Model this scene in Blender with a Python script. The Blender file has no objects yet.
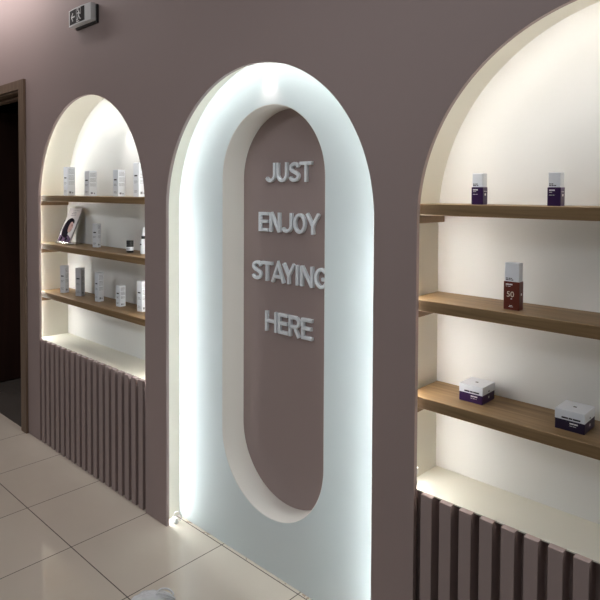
import bpy, bmesh, math, random
from mathutils import Vector, Matrix, noise
random.seed(4)
PI = math.pi
S = bpy.context.scene
COL = S.collection

# ------------------------------------------------------------------ materials
def mat(name, base, rough=.6, spec=.4, metal=0.0, emit=None, estr=0.0, trans=0.0, coat=0.0):
    m = bpy.data.materials.new(name); m.use_nodes = True
    b = m.node_tree.nodes['Principled BSDF']
    b.inputs['Base Color'].default_value = (*base, 1)
    b.inputs['Roughness'].default_value = rough
    b.inputs['Specular IOR Level'].default_value = spec
    b.inputs['Metallic'].default_value = metal
    b.inputs['Transmission Weight'].default_value = trans
    b.inputs['Coat Weight'].default_value = coat
    if emit:
        b.inputs['Emission Color'].default_value = (*emit, 1)
        b.inputs['Emission Strength'].default_value = estr
    return m

def mottle(m, c1, c2, scale=3.0, detail=3.0, stretch=(1, 1, 1), bump=0.0, bscale=200.0):
    """gentle procedural colour variation plus a fine paint texture"""
    nt = m.node_tree; N = nt.nodes; L = nt.links; b = N['Principled BSDF']
    tc = N.new('ShaderNodeTexCoord'); mp = N.new('ShaderNodeMapping')
    mp.inputs['Scale'].default_value = stretch
    L.new(tc.outputs['Object'], mp.inputs['Vector'])
    no = N.new('ShaderNodeTexNoise'); no.inputs['Scale'].default_value = scale; no.inputs['Detail'].default_value = detail
    L.new(mp.outputs['Vector'], no.inputs['Vector'])
    r = N.new('ShaderNodeValToRGB')
    r.color_ramp.elements[0].position = .3; r.color_ramp.elements[1].position = .7
    r.color_ramp.elements[0].color = (*c1, 1); r.color_ramp.elements[1].color = (*c2, 1)
    L.new(no.outputs['Fac'], r.inputs['Fac']); L.new(r.outputs['Color'], b.inputs['Base Color'])
    if bump:
        n2 = N.new('ShaderNodeTexNoise'); n2.inputs['Scale'].default_value = bscale
        L.new(tc.outputs['Object'], n2.inputs['Vector'])
        bp = N.new('ShaderNodeBump'); bp.inputs['Strength'].default_value = bump; bp.inputs['Distance'].default_value = .002
        L.new(n2.outputs['Fac'], bp.inputs['Height']); L.new(bp.outputs['Normal'], b.inputs['Normal'])
    return m

MAUVE = (.365, .285, .272)
M_wall = mottle(mat('mauve_paint', MAUVE, .55, .3), (.359, .280, .267), (.371, .290, .277), 1.5, 2, bump=.06, bscale=260)
M_slat = mottle(mat('mauve_lacquer', MAUVE, .45, .35), (.357, .278, .265), (.373, .292, .279), 2, 2, (8, 8, .6))
M_cream = mottle(mat('cream_lining_paint', (.83, .815, .72), .6, .25), (.82, .805, .71), (.84, .825, .73), 2, 2, bump=.05)
M_white = mottle(mat('white_back_paint', (.81, .81, .79), .6, .25), (.80, .80, .78), (.82, .82, .80), 1.2, 2, bump=.05)
M_panel = mottle(mat('white_panel_paint', (.70, .755, .76), .6, .25), (.69, .745, .75), (.71, .765, .77), 1.2, 2, bump=.05)
M_reveal = mottle(mat('white_reveal_paint', (.77, .725, .67), .6, .25), (.76, .715, .66), (.78, .735, .68), 1.2, 2, bump=.05)
M_ceil = mat('ceiling_paint', (.55, .48, .47), .8, .2)
M_letter = mat('pale_grey_lacquer', (.86, .90, .94), .35, .4)
M_led = mat('led_strip_glow', (.9, .9, .9), .5, .2, emit=(1, .988, .94), estr=84)
M_ledc = mat('led_strip_cool_glow', (.9, .9, .9), .5, .2, emit=(.90, 1, 1.02), estr=60)
M_carton = mat('white_carton', (.76, .79, .84), .4, .4)
M_carton2 = mat('grey_white_carton', (.52, .53, .56), .4, .4)
M_purple = mat('deep_purple_carton', (.026, .005, .058), .3, .5)
M_navy = mat('dark_indigo_carton', (.012, .006, .032), .3, .5)
M_rust = mat('rust_red_carton', (.115, .017, .007), .35, .5)
M_ink = mat('black_ink', (.02, .02, .025), .5, .3)
M_grey = mat('grey_ink', (.22, .22, .25), .5, .3)
M_wink = mat('white_ink', (.8, .8, .8), .5, .3)
M_black = mat('black_plastic', (.008, .008, .009), .3, .5)
M_alu = mat('silver_grey_plastic', (.78, .79, .80), .35, .5)
M_acryl = mat('clear_acrylic', (.95, .97, .97), .18, .25, trans=.95)
M_bag = mat('white_plastic_film', (.88, .89, .91), .25, .5, trans=.1)
M_wire = mat('white_plastic_wire', (.85, .85, .82), .4, .4)
M_dark = mottle(mat('dark_brown_door_veneer', (.030, .013, .009), .5, .3), (.024, .010, .007), (.040, .017, .012), 3, 4, (1, 6, .5))
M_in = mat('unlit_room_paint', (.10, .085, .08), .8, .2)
M_hair = mat('black_print', (.012, .010, .014), .9, .0)
M_skin = mat('skin_tone_print', (.46, .29, .27), .9, .0)
M_paper = mat('coated_paper', (.56, .53, .54), .9, .0)
M_lilac = mat('lilac_print', (.10, .065, .11), .9, .0)

def wood(name, c1, c2, c3, axis='X'):
    m = mat(name, c1, .5, .35); nt = m.node_tree; N = nt.nodes; L = nt.links; b = N['Principled BSDF']
    tc = N.new('ShaderNodeTexCoord'); mp = N.new('ShaderNodeMapping')
    mp.inputs['Scale'].default_value = (1.2, 22, 22) if axis == 'X' else (22, 22, 1.2) if axis == 'Z' else (22, 1.2, 22)
    L.new(tc.outputs['Object'], mp.inputs['Vector'])
    a = N.new('ShaderNodeTexNoise'); a.inputs['Scale'].default_value = 2.2; a.inputs['Detail'].default_value = 6; a.inputs['Distortion'].default_value = .6
    L.new(mp.outputs['Vector'], a.inputs['Vector'])
    r = N.new('ShaderNodeValToRGB'); e = r.color_ramp.elements
    e[0].position = .28; e[0].color = (*c1, 1); e[1].position = .75; e[1].color = (*c3, 1)
    k = r.color_ramp.elements.new(.5); k.color = (*c2, 1)
    L.new(a.outputs['Fac'], r.inputs['Fac']); L.new(r.outputs['Color'], b.inputs['Base Color'])
    return m
M_oak = wood('oak_veneer', (.175, .108, .048), (.25, .16, .077), (.32, .212, .11))
M_oakY = wood('oak_batten', (.20, .125, .062), (.26, .17, .088), (.32, .215, .12), 'Y')
M_casing = wood('walnut_casing', (.145, .098, .068), (.185, .128, .09), (.225, .158, .115), 'Z')

def floor_mat():
    m = mat('polished_porcelain_tile', (.5, .45, .4), .05, .9)
    nt = m.node_tree; N = nt.nodes; L = nt.links; b = N['Principled BSDF']
    geo = N.new('ShaderNodeTexCoord'); sp = N.new('ShaderNodeSeparateXYZ'); L.new(geo.outputs['Object'], sp.inputs[0])
    T = .4464
    def math_(op, a, bb=None):
        n = N.new('ShaderNodeMath'); n.operation = op
        for i, v in enumerate((a, bb)):
            if v is None: continue
            if isinstance(v, (int, float)): n.inputs[i].default_value = v
            else: L.new(v, n.inputs[i])
        return n.outputs[0]
    def line(src, off):
        u = math_('DIVIDE', math_('SUBTRACT', src, off), T)
        fr = math_('FRACT', math_('ADD', u, 100.0))
        d = math_('MINIMUM', fr, math_('SUBTRACT', 1.0, fr))
        return math_('LESS_THAN', d, 0.0021 / T), math_('FLOOR', math_('ADD', u, 100.0))
    gx, ix = line(sp.outputs[0], -1.9249)
    gy, iy = line(sp.outputs[1], -.3637)
    g = math_('MAXIMUM', gx, gy)
    cmb = N.new('ShaderNodeCombineXYZ'); L.new(ix, cmb.inputs[0]); L.new(iy, cmb.inputs[1])
    wn = N.new('ShaderNodeTexWhiteNoise'); L.new(cmb.outputs[0], wn.inputs['Vector'])
    no = N.new('ShaderNodeTexNoise'); no.inputs['Scale'].default_value = 5; no.inputs['Detail'].default_value = 5
    L.new(geo.outputs['Object'], no.inputs['Vector'])
    f = math_('ADD', math_('MULTIPLY', wn.outputs['Value'], .35), math_('MULTIPLY', no.outputs['Fac'], .65))
    r = N.new('ShaderNodeValToRGB'); e = r.color_ramp.elements
    e[0].position = .2; e[0].color = (.63, .555, .465, 1); e[1].position = .8; e[1].color = (.68, .605, .515, 1)
    L.new(f, r.inputs['Fac'])
    # rusty dirt caught along the joint in front of the white panel
    def band(src, a, bb):
        return math_('MULTIPLY', math_('GREATER_THAN', src, a), math_('LESS_THAN', src, bb))
    n2 = N.new('ShaderNodeTexNoise'); n2.inputs['Scale'].default_value = 26; n2.inputs['Detail'].default_value = 4
    L.new(geo.outputs['Object'], n2.inputs['Vector'])
    dirt = math_('MULTIPLY', band(sp.outputs[1], .0835, .13), math_('GREATER_THAN', n2.outputs['Fac'], .60))
    dirt = math_('MULTIPLY', dirt, .55)
    mx0 = N.new('ShaderNodeMixRGB'); mx0.inputs['Color2'].default_value = (.20, .105, .055, 1)
    L.new(dirt, mx0.inputs['Fac']); L.new(r.outputs['Color'], mx0.inputs['Color1'])
    mx = N.new('ShaderNodeMixRGB'); mx.inputs['Color2'].default_value = (.055, .030, .024, 1)
    L.new(g, mx.inputs['Fac']); L.new(mx0.outputs['Color'], mx.inputs['Color1'])
    L.new(mx.outputs['Color'], b.inputs['Base Color'])
    rr = math_('ADD', math_('MULTIPLY', g, .6), .035); L.new(rr, b.inputs['Roughness'])
    return m
M_floor = floor_mat()

# ------------------------------------------------------------------ helpers
def finish(name, bm, m, parent=None, smooth=None, loc=None):
    bmesh.ops.recalc_face_normals(bm, faces=bm.faces)
    me = bpy.data.meshes.new(name); bm.to_mesh(me); bm.free()
    for x in (m if isinstance(m, (list, tuple)) else [m]): me.materials.append(x)
    if smooth is not None:
        for p in me.polygons: p.use_smooth = True
        try: me.set_sharp_from_angle(angle=math.radians(smooth))
        except Exception: pass
    o = bpy.data.objects.new(name, me); COL.objects.link(o)
    if parent: o.parent = parent
    if loc: o.location = loc
    return o

def tag(o, label=None, cat=None, group=None, kind=None):
    if label: o['label'] = label
    if cat: o['category'] = cat
    if group: o['group'] = group
    if kind: o['kind'] = kind
    return o

def thing(name, loc, label, cat, group=None, rz=0):
    o = bpy.data.objects.new(name, None); COL.objects.link(o)
    o.empty_display_size = .05
    o.location = loc; o.rotation_euler = (0, 0, rz)
    return tag(o, label, cat, group)

def box(bm, x0, x1, y0, y1, z0, z1, bev=0.0, seg=2):
    g = bmesh.ops.create_cube(bm, size=1)
    vs = g['verts']
    bmesh.ops.scale(bm, vec=(x1 - x0, y1 - y0, z1 - z0), verts=vs)
    bmesh.ops.translate(bm, vec=((x0 + x1) / 2, (y0 + y1) / 2, (z0 + z1) / 2), verts=vs)
    if bev:
        es = list({e for v in vs for e in v.link_edges})
        bmesh.ops.bevel(bm, geom=es, offset=bev, segments=seg, profile=.5, affect='EDGES')
    return bm

def nbox(name, dims, m, parent=None, bev=0.0, seg=2):
    return finish(name, box(bmesh.new(), *dims, bev=bev, seg=seg), m, parent)

def arch(xc, r, spring, z0=0.0, n=72):
    """outline of a round-headed opening, left foot up and over to right foot"""
    p = [(xc - r, z0)]
    for i in range(n + 1):
        a = PI - PI * i / n
        p.append((xc + r * math.cos(a), spring + r * math.sin(a)))
    p.append((xc + r, z0))
    return p

def prism(bm, pts, y0, y1):
    """closed (x,z) polygon given thickness from y0 to y1"""
    f = [bm.verts.new((x, y0, z)) for x, z in pts]
    b = [bm.verts.new((x, y1, z)) for x, z in pts]
    bm.faces.new(f); bm.faces.new(list(reversed(b)))
    n = len(pts)
    for i in range(n):
        j = (i + 1) % n
        bm.faces.new((f[i], b[i], b[j], f[j]))
    return bm

def sheet(bm, pts, y0, y1):
    """open strip running along pts, from depth y0 to y1"""
    a = [bm.verts.new((x, y0, z)) for x, z in pts]; b = [bm.verts.new((x, y1, z)) for x, z in pts]
    for i in range(len(pts) - 1): bm.faces.new((a[i], b[i], b[i + 1], a[i + 1]))
    return bm

def tube(bm, pts, r, n=8):
    pts = [Vector(p) for p in pts]; rings = []
    for i, p in enumerate(pts):
        d = (pts[min(i + 1, len(pts) - 1)] - pts[max(i - 1, 0)]).normalized()
        u = d.orthogonal().normalized() if not rings else (u - d * u.dot(d)).normalized()
        v = d.cross(u)
        rings.append([bm.verts.new(p + u * r * math.cos(2 * PI * k / n) + v * r * math.sin(2 * PI * k / n)) for k in range(n)])
    for a, b in zip(rings, rings[1:]):
        for k in range(n): bm.faces.new((a[k], a[(k + 1) % n], b[(k + 1) % n], b[k]))
    bm.faces.new(rings[0][::-1]); bm.faces.new(rings[-1])
    return bm

def lathe(bm, prof, n=28):
    rings = [[bm.verts.new((r * math.cos(2 * PI * k / n), r * math.sin(2 * PI * k / n), z)) for k in range(n)] for r, z in prof]
    for a, b in zip(rings, rings[1:]):
        for k in range(n): bm.faces.new((a[k], a[(k + 1) % n], b[(k + 1) % n], b[k]))
    bm.faces.new(rings[0][::-1]); bm.faces.new(rings[-1])
    return bm

def smooth_path(P, n=8):
    P = [Vector((*p, 0)) if len(p) == 2 else Vector(p) for p in P]
    out = []
    Q = [P[0] * 2 - P[1]] + P + [P[-1] * 2 - P[-2]]
    for i in range(1, len(Q) - 2):
        for k in range(n):
            t = k / n; a, b, c, d = Q[i - 1], Q[i], Q[i + 1], Q[i + 2]
            out.append(.5 * ((2 * b) + (c - a) * t + (2 * a - 5 * b + 4 * c - d) * t * t + (3 * b - a - 3 * c + d) * t ** 3))
    out.append(P[-1]); return out

# ------------------------------------------------------------------ layout
LIP = .015                      # thickness of the mauve wall sheet
OFF = .041                      # lining stands back behind the sheet, hiding the light strip
RL, RC, RR = .5745, .5625, .5635
NL, NC, NR = -2.9535, -1.6475, -.3677        # centre of each opening
SPL, SPC, SPR = 1.428, 1.416, 1.418
DEPTH, DC, DREC = .196, .098, .215
LEDGE = .613
CEIL = 2.95
DOOR0, DOOR1, DOORH = -4.80, -3.768, 2.124

# front wall: one sheet with a door opening and three arches cut in it
outline = [(-7, 0), (DOOR0, 0), (DOOR0, DOORH), (DOOR1, DOORH), (DOOR1, 0)]
outline += arch(NL, RL, SPL) + arch(NC, RC, SPC) + arch(NR, RR, SPR)
outline += [(1.9, 0), (1.9, CEIL), (-7, CEIL)]
bm = bmesh.new(); prism(bm, outline, 0, LIP)
tag(finish('wall_front', bm, M_wall), kind='structure')

bm = bmesh.new(); box(bm, -7, 1.9, -5.0, 3.0, -.06, 0)
M_floor2 = mottle(mat('dark_polished_floor', (.10, .088, .078), .12, .5), (.095, .084, .074), (.11, .097, .086), 3, 3)
tag(finish('floor', bm, M_floor), kind='structure')
bm = bmesh.new(); box(bm, -7, 1.9, -2.6, 3.0, CEIL, CEIL + .06)
tag(finish('ceiling', bm, M_ceil), kind='structure')

# unlit room behind the doorway, with a thin darker sheet over the floor
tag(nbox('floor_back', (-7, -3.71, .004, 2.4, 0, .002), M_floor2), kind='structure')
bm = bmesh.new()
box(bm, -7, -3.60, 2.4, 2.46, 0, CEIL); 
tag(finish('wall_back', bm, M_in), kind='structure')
tag(nbox('wall_left', (-7.06, -7.0, -5.0, 2.46, 0, CEIL), M_in), kind='structure')  # front stretch added out of view to block ambient light from the left
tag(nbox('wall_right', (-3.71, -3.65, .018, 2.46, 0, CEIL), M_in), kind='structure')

def strip(xc, R, spring, z0, wa, ws):
    # light strip on the inside of the lining: narrower tape round the arch than down the sides
    bm = bmesh.new(); y = LIP + .0005
    prism(bm, arch(xc, R + OFF - .002, spring, spring - .02) + arch(xc, R + OFF - .0005, spring, spring - .02)[::-1], y, y + wa)
    for sx in (-1, 1):
        xs = sorted((xc + sx * (R + OFF - .002), xc + sx * (R + OFF - .0005))); box(bm, xs[0], xs[1], y, y + ws, z0, spring - .021)
    return bm

def make_niche(xc, R, spring, side, led):
    pts = arch(xc, R + OFF, spring)
    bm = bmesh.new(); sheet(bm, pts, LIP, DEPTH)
    o = tag(finish('wall_niche_' + side, bm, M_cream, smooth=40), kind='structure')
    bm = bmesh.new(); prism(bm, pts, DEPTH, DEPTH + .012)
    finish('back_panel', bm, M_white, o)
    # light strip stuck inside the lining, just behind the wall sheet
    bm = strip(xc, R, spring, LEDGE + .004, .0052 if side == 'left' else .0038, .0088)
    finish('led_strip', bm, led, o)
    # ledge closing the niche above the slats
    bm = bmesh.new(); box(bm, xc - R - OFF, xc + R + OFF, .0205, DEPTH, LEDGE - .004, LEDGE)
    finish('ledge', bm, M_cream, o)
    return o
M_ledL = mat('led_strip_left_glow', (.9, .9, .9), .5, .2, emit=(.97, 1, .97), estr=78)
make_niche(NL, RL, SPL, 'left', M_ledL)
make_niche(NR, RR, SPR, 'right', M_led)

# centre niche: shallow lining, white panel with an oblong opening, mauve recess behind
o = bmesh.new(); pts = arch(NC, RC + OFF, SPC); sheet(o, pts, LIP, DC)
cn = tag(finish('wall_niche_center', o, M_cream, smooth=40), kind='structure')
bm = strip(NC, RC, SPC, .004, .0032, .0078)
finish('led_strip', bm, M_ledc, cn)
HX, HR, HZ0, HZ1 = -1.654, .282, .500, 1.553
def stadium(r, n=48):
    p = []
    for i in range(n + 1):
        a = PI * i / n; p.append((HX + r * math.cos(a), HZ1 + r * math.sin(a)))
    for i in range(n + 1):
        a = PI + PI * i / n; p.append((HX + r * math.cos(a), HZ0 + r * math.sin(a)))
    return p
bm = bmesh.new()
def loop(pts, y):
    v = [bm.verts.new((x, y, z)) for x, z in pts]
    return v, [bm.edges.new((v[i], v[(i + 1) % len(v)])) for i in range(len(v))]
ov, oe = loop(pts, DC); iv, ie = loop(stadium(HR + .003), DC)
bmesh.ops.triangle_fill(bm, use_beauty=True, edges=oe + ie)
pn = finish('panel', bm, M_panel, cn)
bm = bmesh.new()
prev = None
for r, y in ((HR + .003, DC), (HR + .001, DC + .001), (HR, DC + .003), (HR, DREC)):
    cur = [bm.verts.new((x, y, z)) for x, z in stadium(r)]
    if prev:
        for i in range(len(cur)):
            j = (i + 1) % len(cur)
            bm.faces.new((prev[i], cur[i], cur[j], prev[j]))
    prev = cur
finish('reveal', bm, M_reveal, cn, smooth=50)
bm = bmesh.new(); prism(bm, stadium(HR + .03), DREC, DREC + .012)
finish('recess_back', bm, M_wall, cn)

# ------------------------------------------------------------------ door
d = bpy.data.objects.new('door_1', None); COL.objects.link(d); d['kind'] = 'structure'
CW, CT = .074, .016
def casing(bm, y0, y1, x0, x1, h, w):
    prism(bm, [(x0 - w, 0), (x0, 0), (x0, h), (x1, h), (x1, 0), (x1 + w, 0), (x1 + w, h + w * .75), (x0 - w, h + w * .75)], y0, y1)
bm = bmesh.new(); casing(bm, -CT, -.0005, DOOR0, DOOR1, DOORH, CW)
finish('door_casing', bm, M_casing, d)
bm = bmesh.new()
casing(bm, -.004, .12, DOOR0 + .012, DOOR1 - .012, DOORH - .012, .0115)
casing(bm, .05, .09, DOOR0 + .034, DOOR1 - .034, DOORH - .034, .022)
finish('door_jamb', bm, M_casing, d)
bm = bmesh.new(); box(bm, DOOR0 - .06, DOOR0 - .02, .125, 1.05, .010, DOORH - .02, .003)
finish('door_leaf', bm, M_dark, d)

# ------------------------------------------------------------------ slatted fronts
SW = .037
def slat_front(xc, R, label):
    SP = (2 * R - .0225) / 18
    t = thing('slatted_panel', (xc, .010, 0), label, 'slatted panel', 'slatted panels under the arched shelf niches')
    nbox('backing', (-R - .02, R + .02, .040, .048, .002, LEDGE - .021), M_slat, t)
    me = None
    for k in range(18):
        x = -R + .0225 + SW / 2 + k * SP
        if me is None:
            bm = bmesh.new(); L = [(-.0095, .001), (.0395, .001), (.0395, LEDGE - .005), (.0100, LEDGE - .005), (.0100, LEDGE), (-.0095, LEDGE)]
            a = [bm.verts.new((-SW / 2, y, z)) for y, z in L]; b = [bm.verts.new((SW / 2, y, z)) for y, z in L]
            bm.faces.new(a); bm.faces.new(b[::-1])
            for i in range(6): bm.faces.new((a[i], b[i], b[(i + 1) % 6], a[(i + 1) % 6]))
            bmesh.ops.recalc_face_normals(bm, faces=bm.faces)
            bmesh.ops.bevel(bm, geom=[e for e in bm.edges if all(v.co.y < -.009 for v in e.verts)], offset=.0012, segments=1, affect='EDGES')
            s = finish('slat', bm, M_slat, t); me = s.data
        else:
            s = bpy.data.objects.new('slat', me); COL.objects.link(s); s.parent = t
        s.location = (x, 0, 0)
slat_front(NL, RL, 'mauve vertical slat front under the left shelf niche, next to the doorway')
slat_front(NR, RR, 'mauve vertical slat front under the right shelf niche with the purple cartons')

# ------------------------------------------------------------------ shelves
def shelf(xc, R, zt, label, spring):
    half = R + OFF - .001
    if zt > spring: half = math.sqrt((R + OFF) ** 2 - (zt - spring) ** 2) - .002
    t = thing('wooden_shelf', (xc, .02, zt - .033), label, 'shelf', 'oak shelves in the arched niches')
    bm = bmesh.new(); box(bm, -half, half, 0, DEPTH - .021, 0, .033, .0012, 1)
    finish('board', bm, M_oak, t)
    for s in (-1, 1):
        bm = bmesh.new(); x1 = R + OFF - .001
        if s < 0: box(bm, -x1, -x1 + .022, .004, DEPTH - .023, -.0265, -.0005, .001, 1)
        else: box(bm, x1 - .022, x1, .004, DEPTH - .023, -.0265, -.0005, .001, 1)
        finish('support_batten', bm, M_oakY, t)
ZR = (1.467, 1.183, .893); ZL = (1.473, 1.188, .899)
for z, l in zip(ZL, ('top', 'middle', 'bottom')):
    shelf(NL, RL, z, {'top': 'oak shelf carrying four pale cartons, highest in the left niche',
                  'middle': 'oak shelf carrying the leaflet stand and small black jar in the left niche',
                  'bottom': 'oak shelf carrying a row of five slim cartons, lowest in the left niche'}[l], SPL)
for z, l in zip(ZR, ('top', 'middle', 'bottom')):
    shelf(NR, RR, z, {'top': 'oak shelf carrying two purple and white cartons, highest in the right niche',
                  'middle': 'oak shelf carrying the single rust red carton in the right niche',
                  'bottom': 'oak shelf carrying two low flat cartons, lowest in the right niche'}[l], SPR)

# ------------------------------------------------------------------ lettering
def glyph(ch, w, h, t):
    k = t / 2; A = []
    def arc(cx, cz, rx, rz, a0, a1, n=14):
        return [(cx + rx * math.cos(math.radians(a0 + (a1 - a0) * i / n)), cz + rz * math.sin(math.radians(a0 + (a1 - a0) * i / n))) for i in range(n + 1)]
    if ch == 'J':
        r = (w - t) / 2
        A.append([(w - k, h)] + arc(w - k - r, r * .95 + k, r, r * .95, 0, -150))
    elif ch == 'U':
        r = (w - t) / 2
        A.append([(k, h), ] + arc(w / 2, r + k, r, r, 180, 360) + [(w - k, h)])
    elif ch == 'S':
        a = w - t; q = [(.95, .80), (.72, .965), (.42, .985), (.12, .87), (.06, .70), (.24, .565), (.55, .475), (.86, .36), (.93, .20), (.72, .04), (.40, .01), (.12, .075), (.0, .20)]
        A.append([(p.x, p.y) for p in smooth_path([(k + x * a, k + z * (h - t)) for x, z in q], 5)])
    elif ch == 'T':
        A += [[(0, h - k), (w, h - k)], [(w / 2, h - k), (w / 2, 0)]]
    elif ch == 'E':
        A += [[(w, h - k), (k, h - k), (k, k), (w, k)], [(k, h * .52), (w * .92, h * .52)]]
    elif ch == 'N':
        A += [[(k, 0), (k, h)], [(w - k, 0), (w - k, h)], [(k * 1.1, h - k * .2), (w - k * 1.1, k * .2)]]
    elif ch == 'O':
        A.append(arc(w / 2, h / 2, w / 2 - k, h / 2 - k, 0, 360, 32))
    elif ch == 'Y':
        A += [[(k * .8, h), (w / 2, h * .42), (w - k * .8, h)], [(w / 2, h * .46), (w / 2, 0)]]
    elif ch == 'A':
        A += [[(k * .8, 0), (w / 2, h - k * .6), (w - k * .8, 0)], [(w * .22, h * .28), (w * .78, h * .28)]]
    elif ch == 'I':
        A += [[(w / 2, 0), (w / 2, h)]]
    elif ch == 'G':
        A += [arc(w / 2, h / 2, w / 2 - k, h / 2 - k, 42, 345, 28) + [(w - k, h * .46), (w * .55, h * .46)]]
    elif ch == 'H':
        A += [[(k, 0), (k, h)], [(w - k, 0), (w - k, h)], [(k, h * .51), (w - k, h * .51)]]
    elif ch == 'R':
        rr = h * .25
        A += [[(k, 0), (k, h - k), (w - rr - k * .5, h - k)] + arc(w - rr - k, h - k - rr + k * .4, rr, rr - k * .4, 80, -80, 12) + [(k, h - 2 * rr - k * .4)],
              [(w * .50, h - 2 * rr - k * .4), (w - k, 0)]]
    return A

def ribbon(bm, path, t, y0, y1):
    P = [Vector((x, z)) for x, z in path]
    closed = (P[0] - P[-1]).length < 1e-6
    if closed: P = P[:-1]
    n = len(P); Lf = []; Rt = []
    for i in range(n):
        a = P[i - 1] if (closed or i) else None; b = P[(i + 1) % n] if (closed or i < n - 1) else None
        d1 = (P[i] - a).normalized() if a is not None else None; d2 = (b - P[i]).normalized() if b is not None else None
        if d1 is None: d1 = d2
        if d2 is None: d2 = d1
        n1 = Vector((-d1.y, d1.x)); n2 = Vector((-d2.y, d2.x)); m = (n1 + n2).normalized()
        k = min(t / 2 / max(m.dot(n1), .3), t * .95)
        Lf.append(P[i] + m * k); Rt.append(P[i] - m * k)
    c = t * .12
    vs = []
    for i in range(n):
        l, r = Lf[i], Rt[i]; u = (r - l).normalized()
        l2, r2 = l + u * c, r - u * c
        vs.append([bm.verts.new((p.x, y, p.y)) for p, y in ((l, y1), (l, y0 + c), (l2, y0), (r2, y0), (r, y0 + c), (r, y1))])
    rng = range(n) if closed else range(n - 1)
    for i in rng:
        A, B = vs[i], vs[(i + 1) % n]
        for j in range(6):
            bm.faces.new((A[j], B[j], B[(j + 1) % 6], A[(j + 1) % 6]))
    if not closed:
        bm.faces.new(vs[0]); bm.faces.new(vs[-1][::-1])

ORD = ['first', 'second', 'third', 'fourth', 'fifth', 'sixth', 'seventh']
WORDS = [('JUST', 1.540, .080, [(-1.790, .064), (-1.720, .063), (-1.650, .061), (-1.589, .063)]),
         ('ENJOY', 1.335, .081, [(-1.825, .059), (-1.760, .062), (-1.694, .064), (-1.623, .066), (-1.556, .071)]),
         ('STAYING', 1.129, .081, [(-1.868, .064), (-1.808, .064), (-1.748, .075), (-1.684, .070), (-1.611, .018), (-1.584, .067), (-1.509, .068)]),
         ('HERE', .920, .084, [(-1.784, .068), (-1.708, .057), (-1.647, .062), (-1.577, .057)])]
for word, z, h, L in WORDS:
    for i, (ch, (x, w)) in enumerate(zip(word, L)):
        bm = bmesh.new()
        for j, p in enumerate(glyph(ch, w, h, .0135)):
            ribbon(bm, p, .0135, .2020 + j * .0003, DREC + .0006)
        for v in bm.verts: v.co -= Vector((x * 0, 0, 0))
        o = finish('letter', bm, M_letter, None, smooth=35)
        o.location = (x - .005, 0, z)
        tag(o, 'raised pale grey capital %s, %s letter of the word %s on the mauve recess' % (ch, ORD[i], word), 'letter', 'raised letters of the wall slogan')

# ------------------------------------------------------------------ exit sign
SX0, SX1, SZ0, SZ1 = -3.040, -2.806, 2.360, 2.446
t = thing('exit_sign', ((SX0 + SX1) / 2, 0, SZ0), 'silver exit sign with black arrow panel high on the mauve wall', 'sign')
HW = (SX1 - SX0) / 2; SH = SZ1 - SZ0
def curve_y(x, top=.044, sag=.006): return -top + sag * (x / HW) ** 2
bm = bmesh.new()
prof = [(-HW, -.010)] + [(-HW + 2 * HW * i / 20, curve_y(-HW + 2 * HW * i / 20)) for i in range(21)] + [(HW, -.010)]
a = [bm.verts.new((x, y, 0)) for x, y in prof]; b = [bm.verts.new((x, y, SH)) for x, y in prof]
bm.faces.new(a); bm.faces.new(b[::-1])
for i in range(len(a)):
    j = (i + 1) % len(a); bm.faces.new((a[i], b[i], b[j], a[j]))
finish('housing', bm, M_alu, t)
nbox('back_plate', (-HW + .02, HW + .012, -.011, -.0005, -.012, SH - .006), M_black, t, .001, 1)
def curved(name, m, polys, off, par=None):
    bm = bmesh.new()
    for P in polys:
        # subdivide in x so the decal follows the curve
        f = [bm.verts.new((x, curve_y(x) - off, z)) for x, z in P]; bk = [bm.verts.new((x, curve_y(x) + .001, z)) for x, z in P]
        bm.faces.new(f); bm.faces.new(bk[::-1])
        for i in range(len(P)):
            j = (i + 1) % len(P); bm.faces.new((f[i], bk[i], bk[j], f[j]))
    return finish(name, bm, m, par or t)
M_disp = mat('black_sign_face', (.006, .006, .007), .6, .1)
x0, x1, z0, z1 = -HW + .012, -HW + .178, .007, SH - .006
dp = curved('display_panel', M_disp, [[(x0 + (x1 - x0) * i / 8, z0), (x0 + (x1 - x0) * (i + 1) / 8, z0), (x0 + (x1 - x0) * (i + 1) / 8, z1), (x0 + (x1 - x0) * i / 8, z1)] for i in range(8)], .0008)
def R4(cx, cz, L, w, a):
    c, s = math.cos(math.radians(a)), math.sin(math.radians(a))
    return [(cx + c * u - s * v, cz + s * u + c * v) for u, v in ((-L / 2, -w / 2), (L / 2, -w / 2), (L / 2, w / 2), (-L / 2, w / 2))]
ax, zc = x0 + .042, SH / 2
curved('arrow_marking', M_wink, [R4(ax + .004, zc, .040, .007, 0), R4(ax - .008, zc + .010, .028, .007, 50), R4(ax - .008, zc - .010, .028, .007, -50)], .0016, dp)
mx, mz = x0 + .108, SH / 2
curved('running_figure_marking', M_wink, [
    [(mx - .006 + .0055 * math.cos(k * PI / 5), mz + .026 + .0055 * math.sin(k * PI / 5)) for k in range(10)],
    R4(mx + .001, mz + .008, .026, .010, 75), R4(mx - .008, mz + .011, .018, .005, 20), R4(mx + .010, mz + .008, .018, .005, -40),
    R4(mx - .005, mz - .010, .022, .006, 65), R4(mx - .012, mz - .021, .016, .006, 10), R4(mx + .008, mz - .012, .024, .006, -50), R4(mx + .019, mz - .022, .012, .005, 0)], .0016, dp)
curved('door_marking', M_wink, [R4(mx - .003, mz + .034, .040, .003, 0), R4(mx + .020, mz + .018, .003, .034, 0), R4(mx - .024, mz + .004, .003, .060, 0), R4(mx - .010, mz - .031, .030, .005, 0)], .0013, dp)
nbox('indicator_window', (HW - .058, HW - .030, curve_y(HW - .05) - .0012 + .003, -.03, .042, .056), mat('green_grey_plastic', (.32, .40, .38), .3), t)

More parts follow.
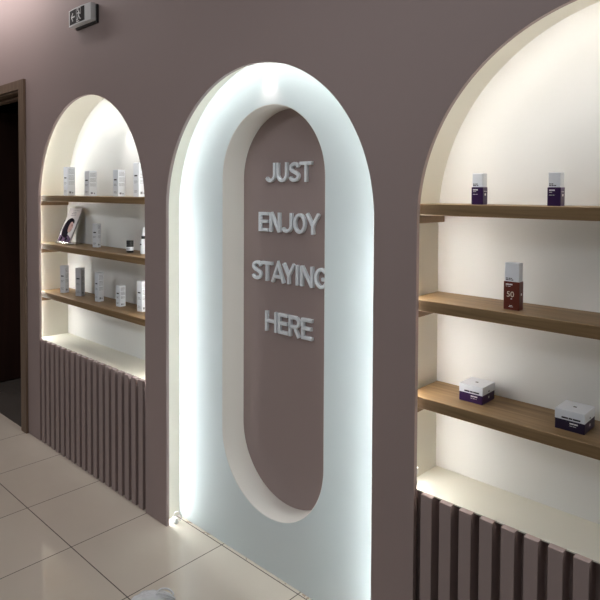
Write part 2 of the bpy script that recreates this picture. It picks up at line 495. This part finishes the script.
# ------------------------------------------------------------------ products
def marks(bm, face, rows, d=.0004):
    """rows of small print (u0,u1,v,height) on a front (-y) or side (+x) face; face=(axis, plane)"""
    ax, pl = face
    for u0, u1, v, hh in rows:
        if ax == 'y': box(bm, u0, u1, pl - d, pl + .0005, v, v + hh)
        else: box(bm, pl - .0005, pl + d, u0, u1, v, v + hh)
    return bm

def words(u0, u1, v, hh, seed, gap=.0016):
    """a line of unreadably small print broken into word-long dashes"""
    r = random.Random(seed); out = []; u = u0
    while u < u1 - .002:
        L = min(r.uniform(.004, .010), u1 - u); out.append((u, u + L, v, hh)); u += L + gap
    return out

def slim_carton(w, d, h, loc, label, group, deg=5, body=None, seed=1):
    t = thing('skincare_carton', loc, label, 'carton', group, math.radians(deg))
    t_ = t; t = nbox('body', (-w / 2, w / 2, -d / 2, d / 2, 0, h), body or M_carton, t, .0012, 1)
    bm = bmesh.new()
    marks(bm, ('y', -d / 2), [(-w * .28, w * .05, h * .60, .0065), (w * .07, w * .22, h * .60, .0065)])
    finish('logo', bm, M_ink, t)
    bm = bmesh.new()
    rows = []
    for k, v in enumerate((.46, .43, .40, .18, .15, .12)): rows += words(-w * .30, w * (.1 + .2 * ((k * 7 + seed) % 3) / 2), h * v, .0016, seed * 31 + k)
    marks(bm, ('y', -d / 2), rows); finish('label_text', bm, M_grey, t)
    rows = []; bm = bmesh.new()
    for k in range(13):
        v = .90 - k * .042
        if k in (4, 9): continue
        rows += words(-d * .36, d * .34, h * v, .0017, seed * 57 + k)
    rows += [(-d * .30, -d * .05, h * .08, h * .07), (d * .08, d * .22, h * .08, h * .05)]
    marks(bm, ('x', w / 2), rows)
    finish('label_text', bm, M_grey, t)
    return t_
G1, G3 = 'pale cartons on the top shelf of the left niche', 'slim cartons on the bottom shelf of the left niche'
z = ZL[0]
slim_carton(.045, .048, .166, (-3.341, .102, z), 'tall pale blue-white carton at the doorway end of the left niche\'s top shelf', G1, 5, M_carton, 1)
slim_carton(.047, .048, .138, (-3.086, .102, z), 'shorter white carton with grey front, second from the doorway on the top shelf', G1, 5, M_carton, 2)
slim_carton(.044, .045, .138, (-2.780, .101, z), 'shorter white carton with two-colour side print, third from the doorway on the top shelf', G1, 5, M_carton, 3)
slim_carton(.045, .048, .168, (-2.583, .102, z), 'tall pale carton cut off by the arch edge on the left niche\'s top shelf', G1, 5, M_carton, 4)
z = ZL[2]
slim_carton(.036, .033, .160, (-3.400, .096, z), 'slim carton nearest the doorway on the bottom shelf, bright front and dark side', G3, 25, M_carton, 5)
slim_carton(.039, .034, .161, (-3.231, .109, z), 'slim grey carton, darkest of the five on the bottom shelf', G3, 28, M_carton2, 6)
slim_carton(.035, .034, .158, (-2.994, .101, z), 'slim white carton in the middle of the bottom shelf row of five', G3, 5, M_carton, 7)
slim_carton(.037, .035, .109, (-2.787, .111, z), 'shortest white carton of the five on the bottom shelf', G3, 5, M_carton, 8)
slim_carton(.040, .036, .154, (-2.590, .117, z), 'white carton beside the shortest one, partly behind the arch edge on the bottom shelf', G3, 5, M_carton, 9)
slim_carton(.036, .028, .132, (-3.071, .128, ZL[1]), 'white carton standing between the leaflet stand and the black jar', None, 18, M_carton, 10)

def tall_carton(w, d, h, loc, lower, label, seed, fifty=False):
    t = thing('serum_carton', loc, label, 'carton', None if fifty else 'purple and white cartons on the top shelf of the right niche', math.radians(0))
    hs = h * (.56 if not fifty else .60)
    sl = nbox('lower_sleeve', (-w / 2, w / 2, -d / 2, d / 2, 0, hs), lower, t, .001, 1)
    i = .0016
    wt = nbox('white_top', (-w / 2 + i, w / 2 - i, -d / 2 + i, d / 2 - i, hs - .002, h), M_carton, t, .001, 1)
    bm = bmesh.new(); rows = words(-w * .38, w * .02, hs + .0075, .0022, seed) + words(-w * .38, w * .14, hs + .0035, .0022, seed + 1)
    marks(bm, ('y', -d / 2 + i), rows); finish('label_text', bm, M_ink, wt)
    bm = bmesh.new()
    rows = [(-w * .36, -w * .16, hs - .0095, .0035), (-w * .14, w * .06, hs - .0095, .0035)]
    rows += words(-w * .36, -w * .06, hs - .0135, .0012, seed + 2) + ([] if fifty else words(-w * .36, w * .04, hs - .021, .0012, seed + 3))
    if fifty: rows += words(-w * .12, w * .06, h * .085, .0014, seed + 5) + words(-w * .16, w * .10, h * .06, .0014, seed + 6) + words(-w * .04, w * .05, h * .225, .0025, seed + 7)
    marks(bm, ('y', -d / 2), rows); finish('label_text', bm, M_wink, sl)
    bm = bmesh.new(); rows = [(-d * .12, d * .12, hs * .52, .006)] + ([] if fifty else words(-d * .3, d * .3, hs * .75, .0012, seed + 4))
    marks(bm, ('x', w / 2), rows)
    finish('label_text', bm, M_wink, sl)
    if fifty:
        cu = bpy.data.curves.new('number_fifty', 'FONT'); cu.body = '50'; cu.size = .0215; cu.extrude = .0003; cu.align_x = 'CENTER'
        tmp = bpy.data.objects.new('tmp', cu); COL.objects.link(tmp)
        dg = bpy.context.evaluated_depsgraph_get(); me = bpy.data.meshes.new_from_object(tmp.evaluated_get(dg))
        bpy.data.objects.remove(tmp)
        me.transform(Matrix.Translation((-.003, -d / 2 - .0001, h * .275)) @ Matrix.Rotation(PI / 2, 4, 'X'))
        me.materials.clear(); me.materials.append(mat('cream_ink', (.78, .70, .58), .5))
        o = bpy.data.objects.new('number_text', me); COL.objects.link(o); o.parent = sl
    return t
tall_carton(.035, .029, .0885, (-.7785, .0845, ZR[0]), M_purple, 'purple carton with white top, nearer the mauve pillar on the top right shelf', 21)
tall_carton(.034, .030, .0870, (-.566, .085, ZR[0]), M_purple, 'purple carton with white top, farther from the mauve pillar, above the 50 carton', 31)
tall_carton(.044, .026, .128, (-.672, .077, ZR[1]), M_rust, 'rust red carton with white top printed 50, alone on the middle right shelf', 41, True)

def jar_carton(w, d, h, loc, label, lower, seed):
    t = thing('cream_carton', loc, label, 'carton', 'low white-lidded cartons on the lowest right shelf')
    hs = h * .53; i = .0012
    sl = nbox('lower_sleeve', (-w / 2, w / 2, -d / 2, d / 2, 0, hs), lower, t, .001, 1)
    wl = nbox('white_lid', (-w / 2 - i * .3, w / 2 + i * .3, -d / 2 - i * .3, d / 2 + i * .3, hs - .001, h), M_carton, t, .001, 1)
    bm = bmesh.new(); marks(bm, ('y', -d / 2 - i * .3), [(-w * .27, -w * .05, hs + .003, .004), (-w * .03, w * .09, hs + .003, .004), (w * .11, w * .36, hs + .003, .004)]); finish('label_text', bm, M_ink, wl)
    bm = bmesh.new(); marks(bm, ('x', w / 2 + i * .3), [(-.003, .004, hs + .004, .003)]); finish('side_text', bm, M_ink, wl)
    bm = bmesh.new(); box(bm, -.004, .004, -.003, .003, h - .0005, h + .0004)
    finish('lid_logo', bm, M_ink, wl)
    bm = bmesh.new(); marks(bm, ('y', -d / 2), [(0, w * .14, hs - .009, .0035), (w * .15, w * .28, hs - .009, .0035)] + words(0, w * .25, hs - .014, .0012, seed)); finish('label_text', bm, M_wink, sl)
    bm = bmesh.new(); marks(bm, ('x', w / 2), [(-.003, .004, hs * .45, .006)])
    finish('label_text', bm, M_wink, sl)
jar_carton(.073, .078, .0500, (-.7965, .1225, ZR[2]), 'low purple carton with white lid, nearer the mauve pillar on the lowest right shelf', M_purple, 51)
jar_carton(.073, .080, .0525, (-.5155, .1055, ZR[2]), 'dark indigo carton with white lid, farther from the mauve pillar, lowest right shelf', M_navy, 61)

# small black jar
t = thing('cosmetic_jar', (-2.688, .107, ZL[1]), 'small black jar with a white label band on the middle left shelf', 'jar')
finish('jar_body', lathe(bmesh.new(), [(.016, 0), (.0180, .002), (.0180, .036), (.0165, .040)]), M_black, t, smooth=40)
lb = finish('label_band', lathe(bmesh.new(), [(.0180, .011), (.0184, .0115), (.0184, .0285), (.0180, .029)]), M_carton, t, smooth=40)
bm = bmesh.new()
for k in range(-3, 4):
    a = math.radians(-60 + k * 9)
    for zz, hh in ((.021, .002), (.017, .0015)):
        c = Vector((math.cos(a), math.sin(a), 0)); p = c * .0184
        g = bmesh.ops.create_cube(bm, size=1, matrix=Matrix.Translation((p.x, p.y, zz)) @ Matrix.Rotation(a, 4, 'Z') @ Matrix.Diagonal((.0006, .0022, hh, 1)))
finish('label_text', bm, M_ink, lb)
finish('screw_cap', lathe(bmesh.new(), [(.0170, .040), (.0178, .0405), (.0178, .0600), (.0168, .0622)]), M_black, t, smooth=40)

# dropper bottle at the arch edge
t = thing('dropper_bottle', (-2.588, .125, ZL[1]), 'white bottle with black collar and slim tip, at the arch edge beside the black jar', 'bottle')
bb = finish('bottle_body', lathe(bmesh.new(), [(.0155, 0), (.0172, .002), (.0172, .066), (.014, .073), (.009, .076)]), M_carton, t, smooth=40)
finish('collar', lathe(bmesh.new(), [(.0112, .074), (.0115, .075), (.0115, .088), (.0105, .089)]), M_black, t, smooth=40)
finish('slim_tip', lathe(bmesh.new(), [(.0085, .089), (.0085, .104), (.0060, .110), (.0052, .128), (.0035, .131)]), M_carton, t, smooth=40)
finish('label_text', box(bmesh.new(), -.006, .006, -.0178, -.0170, .044, .050), M_ink, bb)

# leaflet in its leaning acrylic stand
lean = math.atan2(.084, .200)
BW, BH = .152, .210
st = thing('leaflet_stand', (-3.405, .090, ZL[1]), 'clear acrylic stand holding the portrait leaflet on the middle left shelf', 'stand')
def leaned(o): o.rotation_euler = (-lean, 0, 0); return o
o = leaned(nbox('back_rest', (-BW / 2 - .030, BW / 2 - .004, .0036, .0066, .012, .150), M_acryl, st, .0005, 1))
o = leaned(nbox('front_lip', (-BW / 2 - .004, BW / 2 + .010, -.0060, -.0035, .001, .0135), M_acryl, st, .0005, 1))
nbox('foot', (-BW / 2 - .004, BW / 2 + .010, -.010, .080, 0, .0030), M_acryl, st, .0005, 1)
o = leaned(nbox('bottom_ledge', (-BW / 2 - .004, BW / 2 + .010, -.0060, .0066, .010, .0125), M_acryl, st))
lf = thing('leaflet', (-3.405, .090, ZL[1]), 'portrait leaflet showing a dark-haired head, leaning in the acrylic stand', 'leaflet')
lf.rotation_euler = (-lean, 0, 0)
Z0 = .0135
pp = nbox('paper', (-BW / 2, BW / 2, -.0028, .0030, Z0, Z0 + BH), M_paper, lf)
def flat(name, m, polys, lvl):
    bm = bmesh.new()
    for P in polys: prism(bm, [(x * BW / 2, Z0 + z * BH) for x, z in P], -.0028 - lvl, -.0026)
    return finish(name, bm, m, pp)
def ell(cx, cz, rx, rz, n=28, rot=0):
    c, s = math.cos(rot), math.sin(rot); out = []
    for k in range(n):
        u, v = rx * math.cos(2 * PI * k / n), rz * math.sin(2 * PI * k / n); out.append((cx + c * u - s * v, cz + s * u + c * v))
    return out
flat('lower_print', M_lilac, [[(-1, 0), (1, 0), (1, .10), (.75, .14), (.4, .20), (-.2, .24), (-.7, .20), (-1, .17)]], .0002)
flat('hair_print', M_hair, [[(p.x, p.y) for p in smooth_path([(-.78, .20), (-.92, .34), (-.84, .50), (-.60, .63), (-.18, .70), (.24, .69), (.52, .63), (.62, .55), (.30, .56), (.22, .40), (.20, .27), (.25, .14), (-.1, .11), (-.5, .15)], 4)]], .0004)
flat('face_print', M_skin, [[(p.x, p.y) for p in smooth_path([(.16, .60), (.42, .575), (.56, .52), (.60, .46), (.70, .42), (.60, .395), (.62, .36), (.56, .33), (.46, .285), (.26, .28), (.06, .31), (-.04, .40), (-.02, .50), (.05, .56)], 4)]], .0006)
flat('face_marking', M_hair, [ell(.44, .475, .10, .010), ell(.42, .505, .13, .007), R4(.52, .352, .14, .012, 0), [(-.70, .03), (-.42, .02), (-.38, .12), (-.60, .15)], [(.05, .04), (.35, .03), (.5, .10), (.2, .13)]], .0008)
rows = []
rr = random.Random(8)
for zz, a, b, hh in ((.935, -.30, .55, .012), (.885, -.22, .30, .026), (.835, -.38, .40, .026), (.785, -.42, .42, .020)):
    x = a
    while x < b:
        L = rr.uniform(.10, .2); rows.append([(x, zz - hh / 2), (min(x + L, b), zz - hh / 2), (min(x + L, b), zz + hh / 2), (x, zz + hh / 2)]); x += L + .05
flat('title_text', M_grey, rows, .0004)

# ------------------------------------------------------------------ loose ends of the light strips and the bag
def connector(loc, label, s=1.0):
    t = thing('led_connector', loc, label, 'connector', 'white light strip connectors')
    bm = bmesh.new(); box(bm, -.006 * s, .010 * s, .006, .020, .002, .016 * s, .002, 2); finish('plug', bm, M_wire, t)
    bm = bmesh.new()
    tube(bm, [tuple(p) for p in smooth_path([(0, .012, .014 * s), (.006, .008, .030 * s), (.018 * s, .012, .038 * s), (.026 * s, .020, .026 * s), (.018 * s, .022, .012 * s), (.006, .016, .008), (-.010, .012, .004)], 6)], .0020, 7)
    finish('wire_loop', bm, M_wire, t, smooth=60)
connector((-2.208, .030, 0), 'white light strip connector on the floor at the foot of the glowing centre niche', 1.7)
t = thing('led_connector', (-.946, .034, LEDGE), 'white light strip end sticking up from the cream ledge at the right niche edge', 'connector', 'white light strip connectors')
finish('wire_loop', tube(bmesh.new(), [tuple(p) for p in smooth_path([(0, 0, 0), (.002, .003, .012), (-.002, .001, .028), (.002, .002, .048)], 6)], .0022, 7), M_wire, t, smooth=60)
nbox('plug', (-.0035, .0060, -.003, .006, .038, .058), M_wire, t, .0015, 2)

bag = thing('plastic_bag', (-1.795, -.345, 0), 'crumpled white plastic bag with tied loops on the glossy floor tiles', 'bag')
bm = bmesh.new(); bmesh.ops.create_icosphere(bm, subdivisions=5, radius=1)
for v in bm.verts:
    n = v.co.copy(); k = 1 + .16 * noise.noise(n * 2.2) + .12 * abs(noise.noise(n * 4.5 + Vector((3, 1, 7)))) + .05 * abs(noise.noise(n * 11))
    v.co = Vector((n.x * .074 * k, n.y * .060 * k, max(n.z * .034 * k + .024, .0008)))
bmesh.ops.rotate(bm, verts=bm.verts, cent=(0, 0, 0), matrix=Matrix.Rotation(.75, 3, 'Z'))
finish('film', bm, M_bag, bag, smooth=60)
bm = bmesh.new()
for P in ([(.005, .01, .052), (.018, .02, .066), (.045, .030, .070), (.066, .050, .058), (.060, .052, .050), (.035, .030, .054), (.012, .012, .050)],
          [(0, .012, .052), (.004, .036, .066), (.024, .056, .066), (.046, .062, .056), (.036, .050, .050), (.012, .024, .050)]):
    tube(bm, [tuple(p) for p in smooth_path(P, 6)], .0032, 7)
finish('tied_loop', bm, M_bag, bag, smooth=60)

# ------------------------------------------------------------------ light
def area(name, loc, size, power, rot=(0, 0, 0), color=(1, 1, 1), shape='RECTANGLE'):
    l = bpy.data.lights.new(name, 'AREA'); l.energy = power; l.shape = shape; l.size, l.size_y = size; l.color = color
    o = bpy.data.objects.new(name, l); COL.objects.link(o); o.location = loc; o.rotation_euler = rot; return o
area('ceiling_cove_light', (-4.6, -.26, CEIL - .02), (2.6, .08), 16, (0, 0, 0), (1, .90, .88))
def spot(name, loc, power, ang, blend, color, aim):
    l = bpy.data.lights.new(name, 'SPOT'); l.energy = power; l.spot_size = math.radians(ang); l.spot_blend = blend; l.color = color; l.shadow_soft_size = .006
    o = bpy.data.objects.new(name, l); COL.objects.link(o); o.location = loc
    o.rotation_euler = (Vector(aim) - Vector(loc)).to_track_quat('-Z', 'Y').to_euler(); return o
area('ceiling_panel_light', (-0.7, -1.3, CEIL - .02), (1.4, .9), 10, (0, 0, 0), (.94, .97, 1))
area('ceiling_far_panel_light', (-2.7, -2.7, CEIL - .02), (2.2, 1.0), 42, (math.radians(20), 0, 0), (.94, .97, 1))
spot('center_niche_spot', (NC - .006, .078, SPC + RC + .024), 2.4, 62, 1, (1, .80, .76), (NC - .006, .100, SPC + RC - .12))
spot('left_niche_spot', (NL + .16, .06, SPL + RL - .03), 2.4, 50, .6, (1, .92, .90), (NL + .16, .19, SPL + RL - .3))

w = bpy.data.worlds.new('room_ambient'); S.world = w; w.use_nodes = True
w.node_tree.nodes['Background'].inputs['Color'].default_value = (.94, .97, 1, 1)
w.node_tree.nodes['Background'].inputs['Strength'].default_value = .05

# ------------------------------------------------------------------ camera
F, YAW, PITCH, ROLL, D, CY = 590.5105, .7533, .0297, .0048, 1.4926, 209.6493
fw = Vector((-math.sin(YAW) * math.cos(PITCH), math.cos(YAW) * math.cos(PITCH), -math.sin(PITCH)))
r = Vector((math.cos(YAW), math.sin(YAW), 0)); u = r.cross(fw)
c, s = math.cos(ROLL), math.sin(ROLL)
r, u = c * r + s * u, -s * r + c * u
cam = bpy.data.cameras.new('camera'); co = bpy.data.objects.new('camera', cam); COL.objects.link(co)
M = Matrix((( r.x, u.x, -fw.x, 0), (r.y, u.y, -fw.y, -D), (r.z, u.z, -fw.z, 1.5), (0, 0, 0, 1)))
co.matrix_world = M
cam.sensor_fit = 'HORIZONTAL'; cam.sensor_width = 36; cam.lens = F * 36 / 600; cam.shift_y = -(300 - CY) / 600
cam.clip_start = .02; cam.clip_end = 60
S.camera = co

v = S.view_settings
v.view_transform = 'Standard'; v.look = 'None'; v.gamma = 1; v.use_curve_mapping = False; v.exposure = .12
